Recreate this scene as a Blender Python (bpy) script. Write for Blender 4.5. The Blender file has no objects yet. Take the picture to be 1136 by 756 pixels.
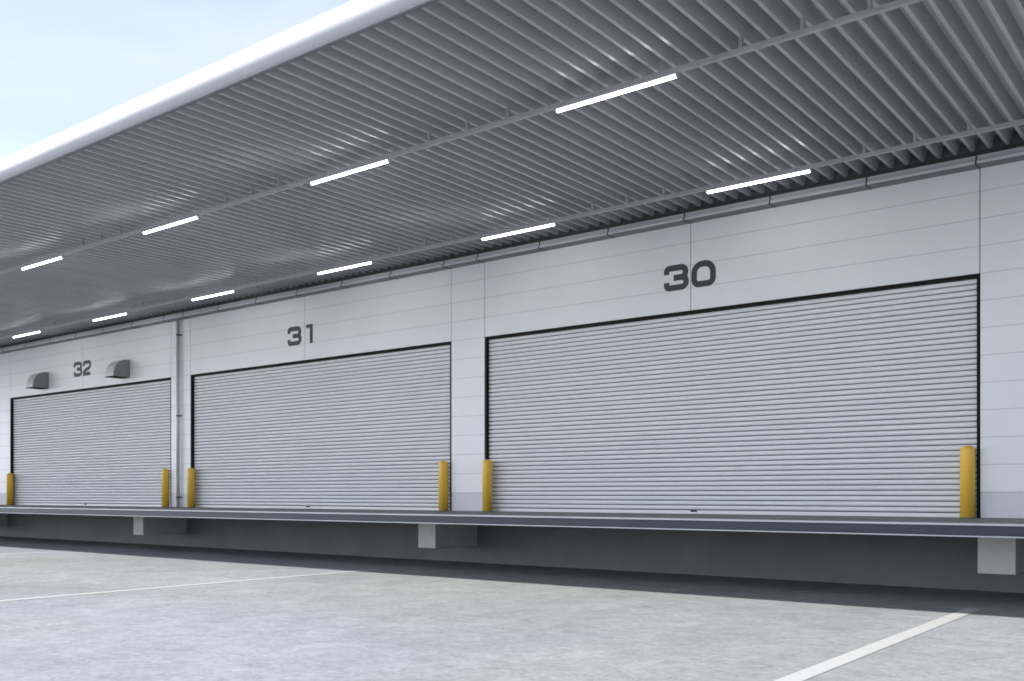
import bpy, bmesh, math, random
from math import radians, sin, cos, pi
random.seed(7)
S = bpy.context.scene
COL = S.collection
H = 1.55                      # eye height; heights below are given from eye level and lifted by H

# ------------------------------------------------------------------ helpers
def bx(bm, x0, x1, y0, y1, z0, z1, bev=0.0, seg=1):
    vs = [bm.verts.new((x, y, z)) for x in (x0, x1) for y in (y0, y1) for z in (z0, z1)]
    q = ((0,1,3,2),(4,6,7,5),(0,4,5,1),(2,3,7,6),(0,2,6,4),(1,5,7,3))
    fs = [bm.faces.new([vs[i] for i in f]) for f in q]
    if bev > 0:
        es = {e for f in fs for e in f.edges}
        bmesh.ops.bevel(bm, geom=list(es), offset=bev, segments=seg, profile=0.5, affect='EDGES')

def cyl(bm, x, y, z0, z1, r, n=24, dome=0.0):
    rings = [(z0, r)]
    if dome > 0:
        for i in range(0, 7):
            a = i/7*pi/2
            rings.append((z1-dome+dome*sin(a), r*cos(a)))
    else:
        rings.append((z1, r))
    prev = None
    for (z, rr) in rings:
        cur = [bm.verts.new((x+rr*cos(2*pi*k/n), y+rr*sin(2*pi*k/n), z)) for k in range(n)]
        if prev:
            for k in range(n):
                f = bm.faces.new((prev[k], prev[(k+1) % n], cur[(k+1) % n], cur[k])); f.smooth = True
        else:
            bm.faces.new(cur[::-1])
        prev = cur
    if dome > 0:
        t = bm.verts.new((x, y, z1))
        for k in range(n):
            f = bm.faces.new((prev[k], prev[(k+1) % n], t)); f.smooth = True
    else:
        bm.faces.new(prev)

def extrude_x(bm, prof, x0, x1, close=True, smooth=False, caps=True):
    """profile list of (y,z) extruded along x"""
    a = [bm.verts.new((x0, y, z)) for y, z in prof]
    b = [bm.verts.new((x1, y, z)) for y, z in prof]
    n = len(prof)
    for i in range(n if close else n-1):
        j = (i+1) % n
        f = bm.faces.new((a[i], a[j], b[j], b[i])); f.smooth = smooth
    if caps and close:
        bm.faces.new(a[::-1]); bm.faces.new(b)

def obj(name, bm, m, parent=None, sharp=None):
    bmesh.ops.recalc_face_normals(bm, faces=bm.faces)
    me = bpy.data.meshes.new(name); bm.to_mesh(me); bm.free()
    me.materials.append(m)
    if sharp is not None:
        me.shade_smooth(); me.set_sharp_from_angle(angle=radians(sharp))
    o = bpy.data.objects.new(name, me); COL.objects.link(o)
    if parent is not None:
        o.parent = parent
    return o

def part(name, bm, m, parent, label=None, sharp=None):
    o = obj(name, bm, m, parent, sharp)
    # shift the mesh so that parent-relative coordinates are right and the origin is the parent's
    p = parent; off = [0, 0, 0]
    while p is not None:
        off = [off[i]+p.location[i] for i in range(3)]; p = p.parent
    for v in o.data.vertices:
        v.co.x -= off[0]; v.co.y -= off[1]; v.co.z -= off[2]
    if label: o['label'] = label
    return o

def thing(name, label, cat, loc=(0, 0, 0), group=None):
    o = bpy.data.objects.new(name, None); COL.objects.link(o)
    o.location = loc; o['label'] = label; o['category'] = cat
    o.empty_display_size = 0.2
    if group: o['group'] = group
    return o

def copy_thing(root, loc, label):
    r = root.copy(); COL.objects.link(r); r.location = loc; r['label'] = label
    for ch in root.children:
        c = ch.copy(); COL.objects.link(c); c.parent = r
        for g in ch.children:
            d = g.copy(); COL.objects.link(d); d.parent = c
    return r

# ------------------------------------------------------------------ materials
def nt(name):
    m = bpy.data.materials.new(name); m.use_nodes = True
    t = m.node_tree; b = t.nodes['Principled BSDF']
    return m, t, b

def noise_mat(name, c0, c1, scale=3.0, rough=(0.4, 0.5), metal=0.0, bump=0.0, bscale=60, stretch=(1, 1, 1), detail=6, coat=0.0, lo=0.35, hi=0.65, spec=0.5):
    m, t, b = nt(name); N = t.nodes; L = t.links
    tc = N.new('ShaderNodeTexCoord'); mp = N.new('ShaderNodeMapping'); mp.inputs['Scale'].default_value = stretch
    L.new(tc.outputs['Object'], mp.inputs['Vector'])
    no = N.new('ShaderNodeTexNoise'); no.inputs['Scale'].default_value = scale; no.inputs['Detail'].default_value = detail
    no.inputs['Roughness'].default_value = 0.6
    L.new(mp.outputs['Vector'], no.inputs['Vector'])
    cr = N.new('ShaderNodeValToRGB'); cr.color_ramp.elements[0].position = lo; cr.color_ramp.elements[1].position = hi
    cr.color_ramp.elements[0].color = (*c0, 1); cr.color_ramp.elements[1].color = (*c1, 1)
    L.new(no.outputs['Fac'], cr.inputs['Fac']); L.new(cr.outputs['Color'], b.inputs['Base Color'])
    mr = N.new('ShaderNodeMapRange'); mr.inputs['To Min'].default_value = rough[0]; mr.inputs['To Max'].default_value = rough[1]
    L.new(no.outputs['Fac'], mr.inputs['Value']); L.new(mr.outputs['Result'], b.inputs['Roughness'])
    b.inputs['Metallic'].default_value = metal
    b.inputs['Specular IOR Level'].default_value = spec
    if coat: b.inputs['Coat Weight'].default_value = coat; b.inputs['Coat Roughness'].default_value = 0.42
    if bump:
        n2 = N.new('ShaderNodeTexNoise'); n2.inputs['Scale'].default_value = bscale; n2.inputs['Detail'].default_value = 5
        L.new(mp.outputs['Vector'], n2.inputs['Vector'])
        bp = N.new('ShaderNodeBump'); bp.inputs['Strength'].default_value = bump; bp.inputs['Distance'].default_value = 0.01
        L.new(n2.outputs['Fac'], bp.inputs['Height']); L.new(bp.outputs['Normal'], b.inputs['Normal'])
    return m

M = {}
M['panel'] = noise_mat('painted wall panel', (.80, .81, .835), (.84, .85, .87), 0.6, (.42, .50), bump=.05, bscale=3, coat=.6)
M['joint'] = noise_mat('joint sealant', (.19, .195, .21), (.23, .235, .25), 5, (.7, .8))
M['groove'] = noise_mat('panel groove', (.40, .41, .43), (.45, .46, .48), 5, (.6, .7))
M['base'] = noise_mat('grey base course', (.66, .67, .71), (.70, .71, .75), 1.2, (.5, .65), bump=.1)
M['based'] = noise_mat('darker grey base course', (.33, .35, .42), (.38, .40, .47), 1.2, (.5, .65), bump=.1)
M['shutter'] = noise_mat('painted steel slats', (.82, .83, .855), (.86, .865, .885), 1.1, (.30, .40), stretch=(.3, 1, 4))
M['frame'] = noise_mat('black painted steel', (.004, .0045, .006), (.007, .0075, .009), 4, (.6, .7), spec=.2)
M['number'] = noise_mat('dark grey lettering film', (.035, .038, .044), (.045, .047, .052), 9, (.45, .55))
M['soffit'] = noise_mat('grey coated folded steel deck', (.355, .365, .375), (.405, .415, .425), 1.7, (.20, .26), stretch=(1, .3, 1), coat=0.0, spec=0.8)
M['rail'] = noise_mat('galvanised rail', (.40, .40, .405), (.47, .47, .475), 8, (.38, .5), metal=.35)
M['fascia'] = noise_mat('white coated fascia', (.52, .53, .575), (.56, .565, .605), .7, (.28, .36))
M['trim'] = noise_mat('dark grey trim', (.10, .105, .12), (.14, .145, .16), 4, (.4, .5))
M['closure'] = noise_mat('dark closure angle', (.06, .062, .066), (.09, .092, .096), 4, (.5, .6))
M['gutter'] = noise_mat('grey gutter', (.46, .47, .49), (.52, .53, .55), 1.5, (.35, .45), stretch=(.3, 1, 1))
M['bracket'] = noise_mat('dark strap', (.045, .047, .052), (.06, .062, .068), 6, (.5, .6))
M['yellow'] = noise_mat('yellow bollard paint', (.86, .52, .065), (.92, .575, .085), 5, (.38, .5), bump=.04, bscale=12)
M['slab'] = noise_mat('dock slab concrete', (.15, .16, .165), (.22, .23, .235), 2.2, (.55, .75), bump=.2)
M['channel'] = noise_mat('galvanised edge channel', (.34, .36, .40), (.42, .44, .475), 2, (.33, .48), metal=.3, stretch=(.4, 1, 1))
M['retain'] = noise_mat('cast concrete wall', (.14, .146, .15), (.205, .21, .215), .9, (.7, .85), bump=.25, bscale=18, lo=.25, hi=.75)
M['beam'] = noise_mat('cast concrete beam', (.56, .565, .57), (.64, .645, .65), 2.0, (.7, .85), bump=.15, bscale=25)
M['hood'] = noise_mat('stainless vent hood', (.64, .645, .65), (.70, .705, .71), 3, (.3, .4))
M['side'] = noise_mat('hood side with painted shade', (.22, .225, .23), (.27, .275, .28), 3, (.4, .5))  # shade on the hood's side put into a darker colour
M['gap'] = noise_mat('painted slat shade', (.09, .095, .105), (.13, .135, .145), 3, (.6, .7))  # dark colour stands in for shade between the slats
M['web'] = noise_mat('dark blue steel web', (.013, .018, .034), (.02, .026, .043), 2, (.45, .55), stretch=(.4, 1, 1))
M['under_shade'] = noise_mat('gutter base with painted shade', (.16, .165, .18), (.20, .205, .22), 2, (.5, .6))  # shade under the gutter put into the colour
M['lip'] = noise_mat('gutter lip with painted highlight', (.60, .61, .64), (.68, .69, .71), 3, (.3, .4))  # lighter colour paints the light caught by the lip
M['black'] = noise_mat('dark opening', (.01, .01, .012), (.015, .015, .018), 3, (.6, .7))
M['pipe'] = noise_mat('light grey pipe', (.48, .49, .51), (.56, .57, .59), 3, (.35, .45))
M['housing'] = noise_mat('white lamp housing', (.62, .63, .65), (.68, .69, .70), 6, (.3, .4))

# lamp diffuser
m, t, b = nt('lit lamp diffuser'); b.inputs['Base Color'].default_value = (.9, .9, .9, 1)
b.inputs['Emission Color'].default_value = (1, .985, .97, 1); b.inputs['Emission Strength'].default_value = LAMP = 7.5
M['lamp'] = m

# worn road paint
m, t, b = nt('white road paint'); N = t.nodes; L = t.links
tc = N.new('ShaderNodeTexCoord'); n1 = N.new('ShaderNodeTexNoise'); n1.inputs['Scale'].default_value = 9; n1.inputs['Detail'].default_value = 9; n1.inputs['Roughness'].default_value = .7
L.new(tc.outputs['Object'], n1.inputs['Vector'])
cr = N.new('ShaderNodeValToRGB'); cr.color_ramp.elements[0].position = .28; cr.color_ramp.elements[1].position = .45
cr.color_ramp.elements[0].color = (.30, .305, .30, 1); cr.color_ramp.elements[1].color = (.43, .435, .435, 1)
L.new(n1.outputs['Fac'], cr.inputs['Fac']); L.new(cr.outputs['Color'], b.inputs['Base Color']); b.inputs['Roughness'].default_value = .6
M['paint'] = m

# yard concrete: broad patches, trowel scuffs, fine grain, specks
m, t, b = nt('yard concrete'); N = t.nodes; L = t.links
tc = N.new('ShaderNodeTexCoord')
def tex(scale, detail, rough, st=(1, 1, 1), rot=0.0, dist=0.0):
    mp = N.new('ShaderNodeMapping'); mp.inputs['Scale'].default_value = st; mp.inputs['Rotation'].default_value = (0, 0, rot)
    L.new(tc.outputs['Object'], mp.inputs['Vector'])
    n = N.new('ShaderNodeTexNoise'); n.inputs['Scale'].default_value = scale; n.inputs['Detail'].default_value = detail
    n.inputs['Roughness'].default_value = rough; n.inputs['Distortion'].default_value = dist
    L.new(mp.outputs['Vector'], n.inputs['Vector']); return n.outputs['Fac']
def ramp(src, p0, p1, v0, v1):
    r = N.new('ShaderNodeMapRange'); r.inputs['From Min'].default_value = p0; r.inputs['From Max'].default_value = p1
    r.inputs['To Min'].default_value = v0; r.inputs['To Max'].default_value = v1; L.new(src, r.inputs['Value']); return r.outputs['Result']
def math_(op, a, bb):
    x = N.new('ShaderNodeMath'); x.operation = op
    for i, s in enumerate((a, bb)):
        if isinstance(s, (int, float)): x.inputs[i].default_value = s
        else: L.new(s, x.inputs[i])
    return x.outputs[0]
patch = ramp(tex(.16, 5, .55, dist=.6), .3, .7, .84, 1.10)
scuff = ramp(tex(1.6, 10, .76, (1, .8, 1), .5, .5), .30, .70, .80, 1.14)
fine = ramp(tex(5.5, 8, .8, (.8, 1.1, 1), .2, .3), .35, .65, .88, 1.10)
grain = ramp(tex(14, 8, .75), .3, .7, .82, 1.14)
stain = ramp(tex(.75, 7, .68, (.7, 1.3, 1), -.3, .8), .60, .78, 1.0, .80)
speck = ramp(tex(38, 2, .5), .75, .80, 1.0, .55)
mark = tex(2.2, 9, .72, (.8, 1.2, 1), .7, 1.0)
veins = ramp(math_('ABSOLUTE', math_('SUBTRACT', mark, .5), 0), .0, .022, .80, 1.0)
vmask = ramp(tex(.5, 4, .6), .42, .6, 1.0, 0.0)
veins = math_('MAXIMUM', veins, vmask)
pits = ramp(tex(24, 3, .6), .66, .72, 1.0, .80)
v = math_('MULTIPLY', math_('MULTIPLY', math_('MULTIPLY', patch, math_('MULTIPLY', veins, pits)), scuff), math_('MULTIPLY', math_('MULTIPLY', fine, grain), math_('MULTIPLY', stain, speck)))
hue = N.new('ShaderNodeMixRGB'); hue.inputs[1].default_value = (.283, .297, .296, 1); hue.inputs[2].default_value = (.285, .297, .328, 1)
L.new(ramp(tex(.11, 3, .5), .4, .6, 0, 1), hue.inputs[0])
mul = N.new('ShaderNodeMixRGB'); mul.blend_type = 'MULTIPLY'; mul.inputs[0].default_value = 1
cv = N.new('ShaderNodeCombineColor'); [L.new(v, cv.inputs[i]) for i in range(3)]
L.new(hue.outputs[0], mul.inputs[1]); L.new(cv.outputs[0], mul.inputs[2]); L.new(mul.outputs[0], b.inputs['Base Color'])
L.new(ramp(v, .6, 1.3, .78, .5), b.inputs['Roughness'])
bp = N.new('ShaderNodeBump'); bp.inputs['Strength'].default_value = .25; bp.inputs['Distance'].default_value = .006
b.inputs['Specular IOR Level'].default_value = .12
L.new(tex(22, 8, .7), bp.inputs['Height']); L.new(bp.outputs['Normal'], b.inputs['Normal'])
M['yard'] = m

# ------------------------------------------------------------------ dimensions (z from eye level; + H at build)
YW = 17.03                          # wall face
ZP = -0.38                          # dock floor
XL, XR = -62.0, 14.0
ZT = 5.50                           # wall head / rib underside
DTOP = 3.575
doors = [(-14.0-11.353*k, -3.655-11.353*k, 30+k) for k in range(3)]
ROW0, ROWP = 0.041, 0.4415

# ------------------------------------------------------------------ setting
bm = bmesh.new()
q = [bm.verts.new(p) for p in ((-900, -900, 0), (900, -900, 0), (900, 900, 0), (-900, 900, 0))]
bm.faces.new(q)
g = obj('ground', bm, M['yard']); g['kind'] = 'structure'
for i, x in enumerate((-3.14, -14.565, -25.99)):
    bm = bmesh.new(); w = .097
    q = [bm.verts.new(p) for p in ((x-w, -1.5, .004), (x+w, -1.5, .004), (x+w, 14.30, .004), (x-w, 14.30, .004))]
    bm.faces.new(q)
    o = obj('painted_line', bm, M['paint']); o['kind'] = 'structure'

# ------------------------------------------------------------------ warehouse
wh = thing('warehouse', 'long pale grey panelled warehouse wall with roller shutter doors numbered 30, 31 and 32', 'warehouse', (0, YW, 0))
# column edges
seams = sorted({XL, XR, -2.64, 2.53, 7.7} | {v for (l, r, n) in doors for v in (l, (l+r)/2, r)} | {-37.76, -42.93, -48.1, -53.3})
rows = [ZP+.001] + [ROW0+ROWP*n for n in range(0, 13) if ROW0+ROWP*n < ZT-.1] + [ZT]
def in_door(xm, z):
    return any(l < xm < r for l, r, n in doors) and z < DTOP
bm = bmesh.new(); piers = []
for i in range(len(seams)-1):
    x0, x1 = seams[i], seams[i+1]; xm = (x0+x1)/2
    for j in range(len(rows)-1):
        z0, z1 = rows[j], rows[j+1]
        if in_door(xm, (z0+z1)/2): continue
        gx, gz = .007, .0035
        jit = random.uniform(-.0006, .0006)
        tgt = bm
        if j == 0:
            tgt = bmesh.new(); piers.append(tgt)
        y = YW + (0.004 if j == 0 else 0) + jit
        bx(tgt, x0+gx, x1-gx, y, YW+.03, z0+gz+H, z1-gz+H, .003)
part('wall_panels', bm, M['panel'], wh, 'pale grey horizontal wall panels')
for i, bb in enumerate(piers): part('base_course', bb, M['based' if i >= len(piers)-3 else 'base'], wh, 'darker grey course at the foot of the wall' if i >= len(piers)-3 else None)
# solid wall core with joints' backing, openings left free
bm = bmesh.new()
xs = [XL] + [v for d in sorted(doors) for v in d[:2]] + [XR]
for i in range(0, len(xs), 2):
    bx(bm, xs[i]+.002, xs[i+1]-.002, YW+.0301, YW+.35, ZP+H, ZT+H)
for l, r, n in doors:
    bx(bm, l-.002, r+.002, YW+.0301, YW+.35, DTOP+H+.002, ZT+H)
    bx(bm, l-.002, r+.002, YW+.30, YW+.35, ZP+H, DTOP+H+.002)
part('wall_core', bm, M['joint'], wh)
# horizontal joint filler: lighter than the vertical sealant
bm = bmesh.new()
for i in range(len(seams)-1):
    x0, x1 = seams[i]+.009, seams[i+1]-.009; xm = (x0+x1)/2
    for z in rows[1:-1]:
        if in_door(xm, z-.05) and in_door(xm, z+.05): continue
        if any(l < xm < r for l, r, n in doors) and z < DTOP+.01: continue
        bx(bm, x0, x1, YW+.0035, YW+.0295, z-.0052+H, z+.0052+H)
part('panel_joint', bm, M['groove'], wh)

# roller shutters
NSL = 41
for l, r, n in doors:
    z0, z1 = ZP+.075, DTOP-.055
    p = (z1-z0)/NSL
    prof = []
    yb = YW+.112
    shape = [(0, .022), (.17, .022), (.175, .002), (.21, -.006), (.30, -.014), (.44, -.0215), (.60, -.0235), (.76, -.019), (.90, -.010), (.985, .001), (.99, .022)]
    for k in range(NSL):
        for tt, dy in shape:
            prof.append((yb+dy, z0+(k+tt)*p+H))
    prof.append((yb+.006, z1+H))
    prof += [(yb+.05, z1+H), (yb+.05, z0+H)]
    bm = bmesh.new(); extrude_x(bm, prof, l+.045, r-.045)
    sh = part('roller_shutter', bm, M['shutter'], wh, 'closed grey slatted roller shutter of door %d' % n, sharp=50)
    sh.data.materials.append(M['gap'])
    for f in sh.data.polygons:                      # dark colour paints the shade in the gaps between the slats
        ys = [sh.data.vertices[v].co.y for v in f.vertices]; zs = [sh.data.vertices[v].co.z for v in f.vertices]
        if min(ys) > yb-YW+.0215 and max(zs)-min(zs) < .03: f.material_index = 1
    bm = bmesh.new(); t_ = .05
    bx(bm, l+.001, l+t_, YW+.012, YW+.17, ZP+H, DTOP+H-.001, .003)
    bx(bm, r-t_, r-.001, YW+.012, YW+.17, ZP+H, DTOP+H-.001, .003)
    bx(bm, l+t_, r-t_, YW+.012, YW+.17, DTOP-.055+H, DTOP+H-.001, .003)
    part('door_frame', bm, M['frame'], sh)
    bm = bmesh.new()
    bx(bm, l+.052, r-.052, YW+.096, YW+.133, ZP+.004+H, ZP+.073+H, .006, 2)
    part('bottom_bar', bm, M['shutter'], sh)
    bm = bmesh.new(); xc = (l+r)/2+.02
    bx(bm, xc-.07, xc+.07, YW+.086, YW+.0975, ZP+.045+H, ZP+.072+H, .003)
    bx(bm, xc-.05, xc+.05, YW+.072, YW+.0855, ZP+.05+H, ZP+.062+H, .003)
    part('handle', bm, M['frame'], sh)

# numbers
def rounded(pts, rad, n=7):
    out = [pts[0]]
    for i in range(1, len(pts)-1):
        (ax, ay), (cx, cy), (ex, ey) = pts[i-1], pts[i], pts[i+1]
        r = rad[i] if isinstance(rad, (list, tuple)) else rad
        d1 = math.hypot(ax-cx, ay-cy); d2 = math.hypot(ex-cx, ey-cy); r1 = min(r, d1*.499, d2*.499) if r > 0 else 0
        if r1 <= 0: out.append((cx, cy)); continue
        u = ((ax-cx)/d1, (ay-cy)/d1); v = ((ex-cx)/d2, (ey-cy)/d2)
        for k in range(n+1):
            a = k/n*pi/2                     # elliptic quarter between the two tangents
            p, q = (1-sin(a)), (1-cos(a))
            out.append((cx+u[0]*r1*p+v[0]*r1*q, cy+u[1]*r1*p+v[1]*r1*q))
    out.append(pts[-1])
    res = [out[0]]
    for p in out[1:]:
        if math.hypot(p[0]-res[-1][0], p[1]-res[-1][1]) > .002: res.append(p)
    return res
def stroke(bm, pts, w, ox, oz, closed=False, y0=YW-.0045, y1=YW-.0005):
    n = len(pts); L_ = []; R_ = []
    for i in range(n):
        a = pts[(i-1) % n] if (closed or i > 0) else None
        c = pts[(i+1) % n] if (closed or i < n-1) else None
        def nrm(p, q):
            d = math.hypot(q[0]-p[0], q[1]-p[1]) or 1e-9
            return (-(q[1]-p[1])/d, (q[0]-p[0])/d)
        ns = []
        if a: ns.append(nrm(a, pts[i]))
        if c: ns.append(nrm(pts[i], c))
        mx = sum(v[0] for v in ns)/len(ns); my = sum(v[1] for v in ns)/len(ns)
        d2 = max(mx*mx+my*my, .3); mx /= d2; my /= d2
        L_.append((pts[i][0]+mx*w/2, pts[i][1]+my*w/2)); R_.append((pts[i][0]-mx*w/2, pts[i][1]-my*w/2))
    V = [[bm.verts.new((ox+p[0], y, oz+p[1])) for p in P] for P in (L_, R_) for y in (y0, y1)]
    for i in range(n if closed else n-1):
        j = (i+1) % n
        for A, B in ((0, 2), (1, 3), (0, 1), (2, 3)):
            bm.faces.new((V[A][i], V[A][j], V[B][j], V[B][i]))
    if not closed:
        for i in (0, n-1): bm.faces.new((V[0][i], V[1][i], V[3][i], V[2][i]))
SW = .118
def dig3(bm, x, z, W, Hh):
    a = SW/2; w = W-SW; h = Hh-SW
    up = rounded([(0, h-.115), (0, h), (w-.012, h), (w-.012, h/2), (.155, h/2)], .135)
    lo = rounded([(.155, h/2), (w, h/2), (w, 0), (0, 0), (0, .115)], .135)
    stroke(bm, up, SW, x+a, z+a)
    stroke(bm, lo, SW, x+a, z+a, y0=YW-.0042)
def dig0(bm, x, z, W, Hh):
    a = SW/2; w = W-SW; h = Hh-SW
    pts = rounded([(w/2, 0), (w, 0), (w, h), (0, h), (0, 0), (w/2, 0)], .17, 10)[:-1]
    stroke(bm, pts, SW, x+a, z+a, closed=True)
def dig1(bm, x, z, W, Hh):
    stroke(bm, [(W-.058, 0), (W-.058, Hh)], .116, x, z)
    stroke(bm, [(0, Hh-.046), (W-.1165, Hh-.046)], .092, x, z)
def dig2(bm, x, z, W, Hh):
    a = SW/2; w = W-SW; h = Hh-SW
    pts = rounded([(0, h-.115), (0, h), (w, h), (w, h*.56), (w*.62, h*.42), (w*.25, h*.33), (0, h*.16), (0, 0), (w, 0)], [0, .135, .135, .1, .08, .08, .06, .0, 0])
    stroke(bm, pts, SW, x+a, z+a)
ZN = 4.0+H
for fn, x0, w0, x1, w1, n in ((dig0, -9.41, .545, -8.81, .515, 30), (dig1, -20.885, .575, -20.125, .262, 31), (dig2, -32.13, .555, -31.52, .52, 32)):
    bm = bmesh.new(); dig3(bm, x0, ZN, w0, .505); fn(bm, x1, ZN+.0, w1, .505)
    part('door_number', bm, M['number'], wh, 'dark grey painted number %d' % n)

# gutter with straps
gp = [(16.785, 5.405), (16.785, 5.276), (YW-.002, 5.276), (YW-.002, 5.405), (YW-.03, 5.405), (YW-.03, 5.34), (16.82, 5.34), (16.82, 5.405)]
bm = bmesh.new(); extrude_x(bm, [(y, z+H) for y, z in gp], XL, XR)
gut = part('gutter', bm, M['gutter'], wh, 'grey box gutter along the head of the wall')
bm = bmesh.new(); bx(bm, XL, XR, 16.75, 16.7845, 5.272+H, 5.317+H, .004)
part('lip', bm, M['lip'], gut, 'lower lip of the gutter, highlight in its colour')
bm = bmesh.new(); bx(bm, XL, XR, 16.787, YW-.003, 5.2625+H, 5.2755+H)
part('base_shade', bm, M['under_shade'], gut, 'underside of the gutter, shade in its colour')
bxs = []
for l, r, n in doors:
    bxs += [l+(r-l)*i/6 for i in range(7)]
bxs += [-1.9, -.2, -37.76]
for x in sorted(bxs):
    bm = bmesh.new()
    bx(bm, x-.012, x+.012, 16.775, 16.783, 5.30+H, 5.415+H)
    bx(bm, x-.012, x+.012, 16.742, 16.7495, 5.262+H, 5.312+H)
    bx(bm, x-.012, x+.012, 16.742, YW-.004, 5.254+H, 5.262+H)
    part('strap', bm, M['bracket'], gut)

# downpipe
bm = bmesh.new(); cyl(bm, -25.865, YW-.085, ZP+H+.001, 5.262+H, .05, 20)
dp = part('downpipe', bm, M['pipe'], wh, 'light grey downpipe between doors 31 and 32')
for z in (4.80, 2.37, -.08):
    bm = bmesh.new(); cyl(bm, -25.865, YW-.085, z-.02+H, z+.02+H, .056, 20)
    bx(bm, -25.965, -25.765, YW-.022, YW-.002, z-.018+H, z+.018+H, .002)
    bx(bm, -25.880, -25.850, YW-.04, YW-.02, z-.018+H, z+.018+H)
    part('pipe_clip', bm, M['bracket'], dp)

# vent hoods
for xr, lab in ((-28.65, 'grey quarter round vent hood to the right of number 32'), (-33.85, 'grey quarter round vent hood to the left of number 32')):
    xl = xr-.47; z0, z1 = 3.745, 4.295; yf = YW-.56
    prof = [(YW-.003, z0), (YW-.003, z1), (YW-.10, z1)]
    for k in range(1, 11):
        a = k/11*pi/2
        prof.append((YW-.10-.46*sin(a), z0+.06+(z1-z0-.06)*cos(a)))
    prof += [(yf, z0+.06), (yf, z0)]
    inner = [(y+(.006 if y < YW-.05 else 0), z) for y, z in prof]
    bm = bmesh.new()
    a_ = [bm.verts.new((xl, y, z+H)) for y, z in prof]; b_ = [bm.verts.new((xr, y, z+H)) for y, z in prof]
    for i in range(len(prof)-1):
        bm.faces.new((a_[i], a_[i+1], b_[i+1], b_[i]))
    bm.faces.new(a_[::-1])
    vh = part('vent_hood', bm, M['hood'], wh, lab, sharp=30)
    bm = bmesh.new(); extrude_x(bm, [(y, z+H) for y, z in prof], xr+.0005, xr+.012)
    part('side_panel', bm, M['side'], vh, 'side of the hood, shade in its darker grey')
    bm = bmesh.new(); bx(bm, xl-.03, xr+.0, yf-.02, YW-.02, z0-.016+H, z0-.002+H, .003)
    part('hood_rim', bm, M['frame'], vh)
    bm = bmesh.new(); bx(bm, xl-.02, xr+.02, YW-.0125, YW-.0045, z1-.02+H, z1+.02+H, .002); 
    part('flashing', bm, M['hood'], vh)

# ------------------------------------------------------------------ canopy
YE = 7.96
cn = thing('canopy', 'flat overhanging canopy with white rounded edge and ribbed grey metal underside', 'canopy', (0, YE, ZT+H))
P = .254; RIB0 = -4.23; RH = .185
prof = []
x = RIB0 - P*math.ceil((RIB0-XL)/P)
xs = []
while x < XR:
    xs += [(x-.0245, ZT), (x+.0245, ZT), (x+.076, ZT+RH), (x+P-.076, ZT+RH)]
    x += P
bm = bmesh.new()
y0, y1 = YE+.004, 16.845
A = [bm.verts.new((a, y0, z+H)) for a, z in xs]; B = [bm.verts.new((a, y1, z+H)) for a, z in xs]
for i in range(len(xs)-1): bm.faces.new((A[i], A[i+1], B[i+1], B[i]))
TA = [bm.verts.new((xs[0][0], y0, ZT+.2+H)), bm.verts.new((xs[-1][0], y0, ZT+.2+H))]
TB = [bm.verts.new((xs[0][0], y1, ZT+.2+H)), bm.verts.new((xs[-1][0], y1, ZT+.2+H))]
bm.faces.new(TA+TB[::-1]); bm.faces.new(A+TA[::-1]); bm.faces.new(B+TB[::-1])
bm.faces.new((A[0], B[0], TB[0], TA[0])); bm.faces.new((A[-1], B[-1], TB[-1], TA[-1]))
part('ribbed_soffit', bm, M['soffit'], cn, 'grey folded steel soffit with narrow ribs')
# fascia: rounded white edge
fp = [(YE, ZT-.03)]
fp += [(YE-.06, ZT-.022), (YE-.115, ZT+.002), (YE-.15, ZT+.04), (YE-.168, ZT+.09), (YE-.172, ZT+.15), (YE-.165, ZT+.21), (YE-.145, ZT+.255), (YE-.11, ZT+.29), (YE-.06, ZT+.312), (YE, ZT+.322)]
fp += [(YE+.2, ZT+.29), (YE+.2, ZT+.22), (YE+.001, ZT+.22)]
bm = bmesh.new(); extrude_x(bm, [(y, z+H) for y, z in fp], XL, XR)
part('fascia', bm, M['fascia'], cn, 'white rounded edge of the canopy', sharp=35)
bm = bmesh.new(); bx(bm, XL, XR, YE-.012, YE+.026, ZT-.050+H, ZT-.0315+H, .003)
part('edge_trim', bm, M['trim'], cn, 'thin dark grey strip under the canopy edge')
bm = bmesh.new()
bx(bm, XL, XR, 16.847, YW+.34, ZT+.002+H, ZT+.20+H)
bx(bm, XL, XR, 16.835, 16.875, ZT-.012+H, ZT+.0015+H, .003)
bx(bm, XL, XR, 16.90, YW-.003, ZT-.050+H, ZT+.0015+H, .003)
part('closure_angle', bm, M['closure'], cn)
# roof covering behind the fascia
bm = bmesh.new(); bx(bm, XL, XR, YE+.202, YW+.5, ZT+.202+H, ZT+.27+H)
part('roof', bm, M['gutter'], cn)

# ------------------------------------------------------------------ loading dock
dk = thing('loading_dock', 'raised concrete loading dock with steel edge running below the shutter doors', 'loading dock', (0, 13.9, 0))
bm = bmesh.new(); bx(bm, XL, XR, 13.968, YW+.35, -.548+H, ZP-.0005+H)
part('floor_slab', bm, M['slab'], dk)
bm = bmesh.new()
bx(bm, XL, XR, 13.896, 13.967, ZP-.030+H, ZP+.003+H, .004)
bx(bm, XL, XR, 13.900, 13.967, -.563+H, -.5425+H, .003)
ec = part('edge_channel', bm, M['channel'], dk, 'pale steel flanges along the dock edge')
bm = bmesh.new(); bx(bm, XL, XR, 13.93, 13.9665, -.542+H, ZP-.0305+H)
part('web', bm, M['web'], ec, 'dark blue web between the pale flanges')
bm = bmesh.new(); 
x = XL; 
cuts = [XL, -54, -48.6, -42.9, -37.2, -31.5, -25.84, -20.2, -14.48, -8.8, -3.12, 2.5, 8.2, XR]
for i in range(len(cuts)-1):
    pass
bx(bm, XL, XR, YW, YW+.3, 0, -.549+H)
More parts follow.
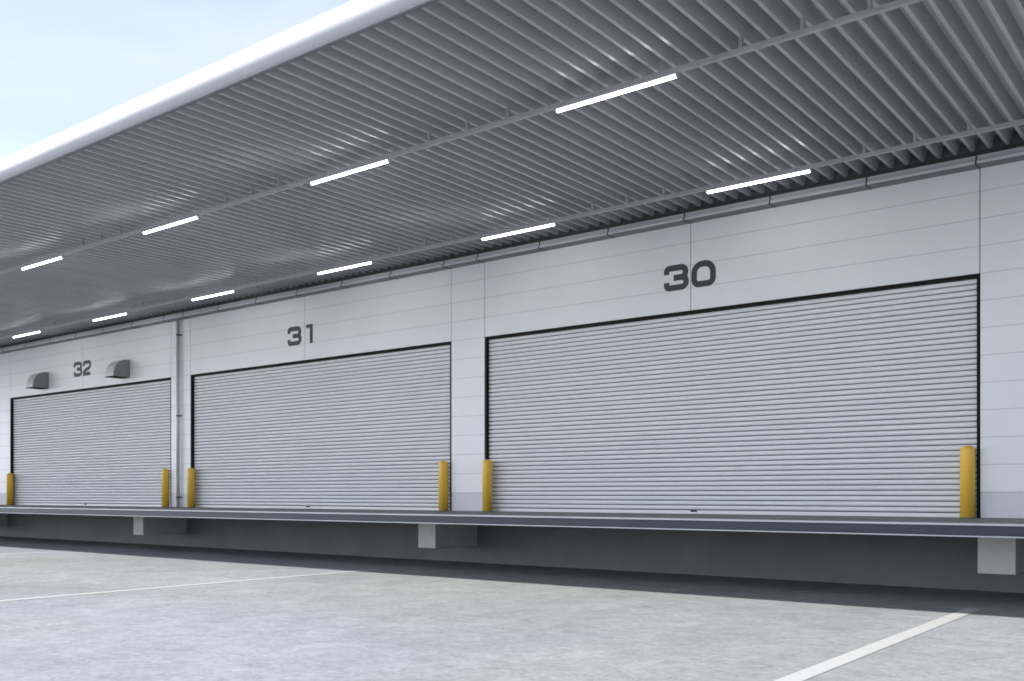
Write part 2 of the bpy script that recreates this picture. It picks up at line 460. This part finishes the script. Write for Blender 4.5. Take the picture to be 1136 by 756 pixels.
part('retaining_wall', bm, M['retain'], dk, 'dark cast concrete wall under the dock')
for xc in (-3.125, -14.46, -25.80, -37.16):
    bm = bmesh.new(); bx(bm, xc-.255, xc+.255, 15.6, YW-.001, -1.165+H, -.5485+H, .008)
    part('support_beam', bm, M['beam'], dk)

# ------------------------------------------------------------------ bollards
bol = None
YB = 16.945
k = 0
for (l, r, n) in doors:
    for side, x in (('right', r-.165), ('left', l+.15)):
        lab = 'yellow round topped bollard at the %s side of shutter door %d' % (side, n)
        if bol is None:
            bol = thing('bollard', lab, 'bollard', (x, YB, ZP+H), 'yellow bollards beside the shutter doors')
            bm = bmesh.new(); cyl(bm, x, YB, ZP+.012+H, .795+H, .112, 32, .07)
            part('post', bm, M['yellow'], bol)
            bm = bmesh.new(); cyl(bm, x, YB, ZP+H+.0005, ZP+.0115+H, .125, 32)
            part('foot_ring', bm, M['trim'], bol)
        else:
            copy_thing(bol, (x, YB, ZP+H), lab)

# ------------------------------------------------------------------ light rails and lamps
ZR1, ZR0 = 5.365, 5.305          # rail top / bottom
rows_ = ((10.925, 'front', 'farther from the wall'), (15.47, 'back', 'close to the wall'))
for y, nm, wh_ in rows_:
    rl = thing('light_rail', 'long grey steel rail hung under the canopy, the one %s' % wh_, 'rail', (0, y, ZR1+H), 'rails carrying the tube lights')
    w = .03
    pr = [(-w, 0), (w, 0), (w, .06), (w-.004, .06), (w-.004, .004), (-w+.004, .004), (-w+.004, .06), (-w, .06)]
    bm = bmesh.new(); extrude_x(bm, [(y+a, ZR0+b+H) for a, b in pr], XL+1, XR-1)
    bx(bm, XL+1, XR-1, y-w+.005, y+w-.005, ZR0+.050+H, ZR0+.056+H)
    part('channel', bm, M['rail'], rl)
    for k in range(-1, 9):
        for d in (-1, 0, 1):
            x = -4.23-5.08*k+d*.762
            if not (-40 < x < 0): continue
            if nm == 'front' and x < -25: continue
            bm = bmesh.new()
            bx(bm, x-.022, x+.022, y-.022, y+.022, ZR1+.001+H, ZT-.001+H, .002)
            part('hanger', bm, M['rail'], rl)
ord_ = ['first', 'second', 'third', 'fourth', 'fifth', 'sixth']
lt = None
for y, nm, wh_ in rows_:
    for k in range(4 if nm == 'front' else 6):
        x = -6.775-5.08*k
        lab = 'lit white tube light, %s from the right on the rail %s' % (ord_[k], wh_)
        loc = (x, y, ZR0+H)
        if lt is None:
            lt = thing('tube_light', lab, 'light', loc, 'tube lights under the canopy')
            bm = bmesh.new(); bx(bm, x-.925, x+.925, y-.030, y+.030, ZR0-.028+H, ZR0-.001+H, .004)
            part('housing', bm, M['housing'], lt)
            pr = [(.026, -.0285)] + [(.026*cos(a), -.038-.026*sin(a)) for a in [pi*i/10 for i in range(11)]] + [(-.026, -.0285)]
            bm = bmesh.new(); extrude_x(bm, [(y+a, ZR0+b+H) for a, b in pr], x-.91, x+.91)
            part('diffuser', bm, M['lamp'], lt, sharp=40)
            for s in (-1, 1):
                bm = bmesh.new(); bx(bm, x+s*.918-.0075, x+s*.918+.0075, y-.029, y+.029, ZR0-.066+H, ZR0-.0285+H, .003)
                part('end_cap', bm, M['housing'], lt)
        else:
            copy_thing(lt, loc, lab)

# ------------------------------------------------------------------ sun and sky
TY, TX = .815, .62                  # horizontal run per metre of fall
sd = bpy.data.lights.new('sun', 'SUN'); sd.energy = 4.1; sd.angle = radians(.5); sd.color = (1, .965, .91)
so = bpy.data.objects.new('sun', sd); COL.objects.link(so)
from mathutils import Vector
dirv = Vector((TX, TY, -1)).normalized()
so.rotation_euler = dirv.to_track_quat('-Z', 'Y').to_euler(); so.location = (-10, -20, 30)
el = math.asin(-dirv.z); az = math.atan2(-dirv.x, -dirv.y)
W = bpy.data.worlds.new('World'); S.world = W; W.use_nodes = True
T = W.node_tree; N = T.nodes; L = T.links
bg = N['Background']; bg.inputs['Strength'].default_value = .15
sky = N.new('ShaderNodeTexSky'); sky.sky_type = 'NISHITA'; sky.sun_disc = False
sky.sun_elevation = el; sky.sun_rotation = az; sky.air_density = 1.0; sky.dust_density = 1.5; sky.ozone_density = 1.2; sky.altitude = 0
tc = N.new('ShaderNodeTexCoord'); mp = N.new('ShaderNodeMapping'); mp.inputs['Scale'].default_value = (1, 1, 2.6)
L.new(tc.outputs['Generated'], mp.inputs['Vector'])
n1 = N.new('ShaderNodeTexNoise'); n1.inputs['Scale'].default_value = 2.6; n1.inputs['Detail'].default_value = 6; n1.inputs['Roughness'].default_value = .5; n1.inputs['Distortion'].default_value = .4
L.new(mp.outputs['Vector'], n1.inputs['Vector'])
mr = N.new('ShaderNodeMapRange'); mr.inputs['From Min'].default_value = .42; mr.inputs['From Max'].default_value = .72; mr.inputs['To Min'].default_value = .12; mr.inputs['To Max'].default_value = .5
L.new(n1.outputs['Fac'], mr.inputs['Value'])
mx = N.new('ShaderNodeMixRGB'); mx.inputs[2].default_value = (4.4, 4.65, 5.0, 1)
sx = N.new('ShaderNodeSeparateXYZ'); L.new(tc.outputs['Generated'], sx.inputs[0])
ez = N.new('ShaderNodeMapRange'); ez.inputs['From Min'].default_value = 0; ez.inputs['From Max'].default_value = .6; ez.inputs['To Min'].default_value = .5; ez.inputs['To Max'].default_value = 0
L.new(sx.outputs['Z'], ez.inputs['Value'])
ad = N.new('ShaderNodeMath'); ad.operation = 'ADD'; ad.use_clamp = True
L.new(mr.outputs['Result'], ad.inputs[0]); L.new(ez.outputs['Result'], ad.inputs[1]); L.new(ad.outputs[0], mx.inputs[0]); L.new(sky.outputs['Color'], mx.inputs[1]); 
# horizon glow added out of view to brighten the wall from the left
dt = N.new('ShaderNodeVectorMath'); dt.operation = 'DOT_PRODUCT'; dt.inputs[1].default_value = Vector((-.96, -.28, 0)).normalized()
L.new(tc.outputs['Generated'], dt.inputs[0])
g1 = N.new('ShaderNodeMapRange'); g1.interpolation_type = 'SMOOTHSTEP'
g1.inputs['From Min'].default_value = .25; g1.inputs['From Max'].default_value = 1.0; g1.inputs['To Min'].default_value = 0; g1.inputs['To Max'].default_value = 1
L.new(dt.outputs['Value'], g1.inputs['Value'])
g2 = N.new('ShaderNodeMapRange'); g2.interpolation_type = 'SMOOTHSTEP'
g2.inputs['From Min'].default_value = .05; g2.inputs['From Max'].default_value = .33; g2.inputs['To Min'].default_value = 1; g2.inputs['To Max'].default_value = 0
L.new(sx.outputs['Z'], g2.inputs['Value'])
gm = N.new('ShaderNodeMath'); gm.operation = 'MULTIPLY'; L.new(g1.outputs['Result'], gm.inputs[0]); L.new(g2.outputs['Result'], gm.inputs[1])
mh = N.new('ShaderNodeMixRGB'); mh.inputs[2].default_value = (20, 20.3, 21.6, 1)
L.new(gm.outputs[0], mh.inputs[0]); L.new(mx.outputs[0], mh.inputs[1]); L.new(mh.outputs[0], bg.inputs['Color'])

# ------------------------------------------------------------------ camera and render
cd = bpy.data.cameras.new('camera'); cam = bpy.data.objects.new('camera', cd); COL.objects.link(cam)
cam.location = (0, 0, H); cam.rotation_euler = (radians(90), 0, radians(37.812))
cd.sensor_width = 36; cd.lens = 34.181; cd.shift_y = 171/1136; cd.clip_end = 3000; cd.clip_start = .05
S.camera = cam
S.view_settings.view_transform = 'Standard'; S.view_settings.look = 'None'; S.view_settings.gamma = 1
S.view_settings.use_curve_mapping = False; S.view_settings.exposure = 0.76
S.render.engine = 'CYCLES'
S.cycles.max_bounces = 10; S.cycles.diffuse_bounces = 6; S.cycles.glossy_bounces = 4
S.cycles.use_denoising = True
S.cycles.filter_width = 1.7
S.cycles.sample_clamp_indirect = 6
S.cycles.caustics_reflective = False
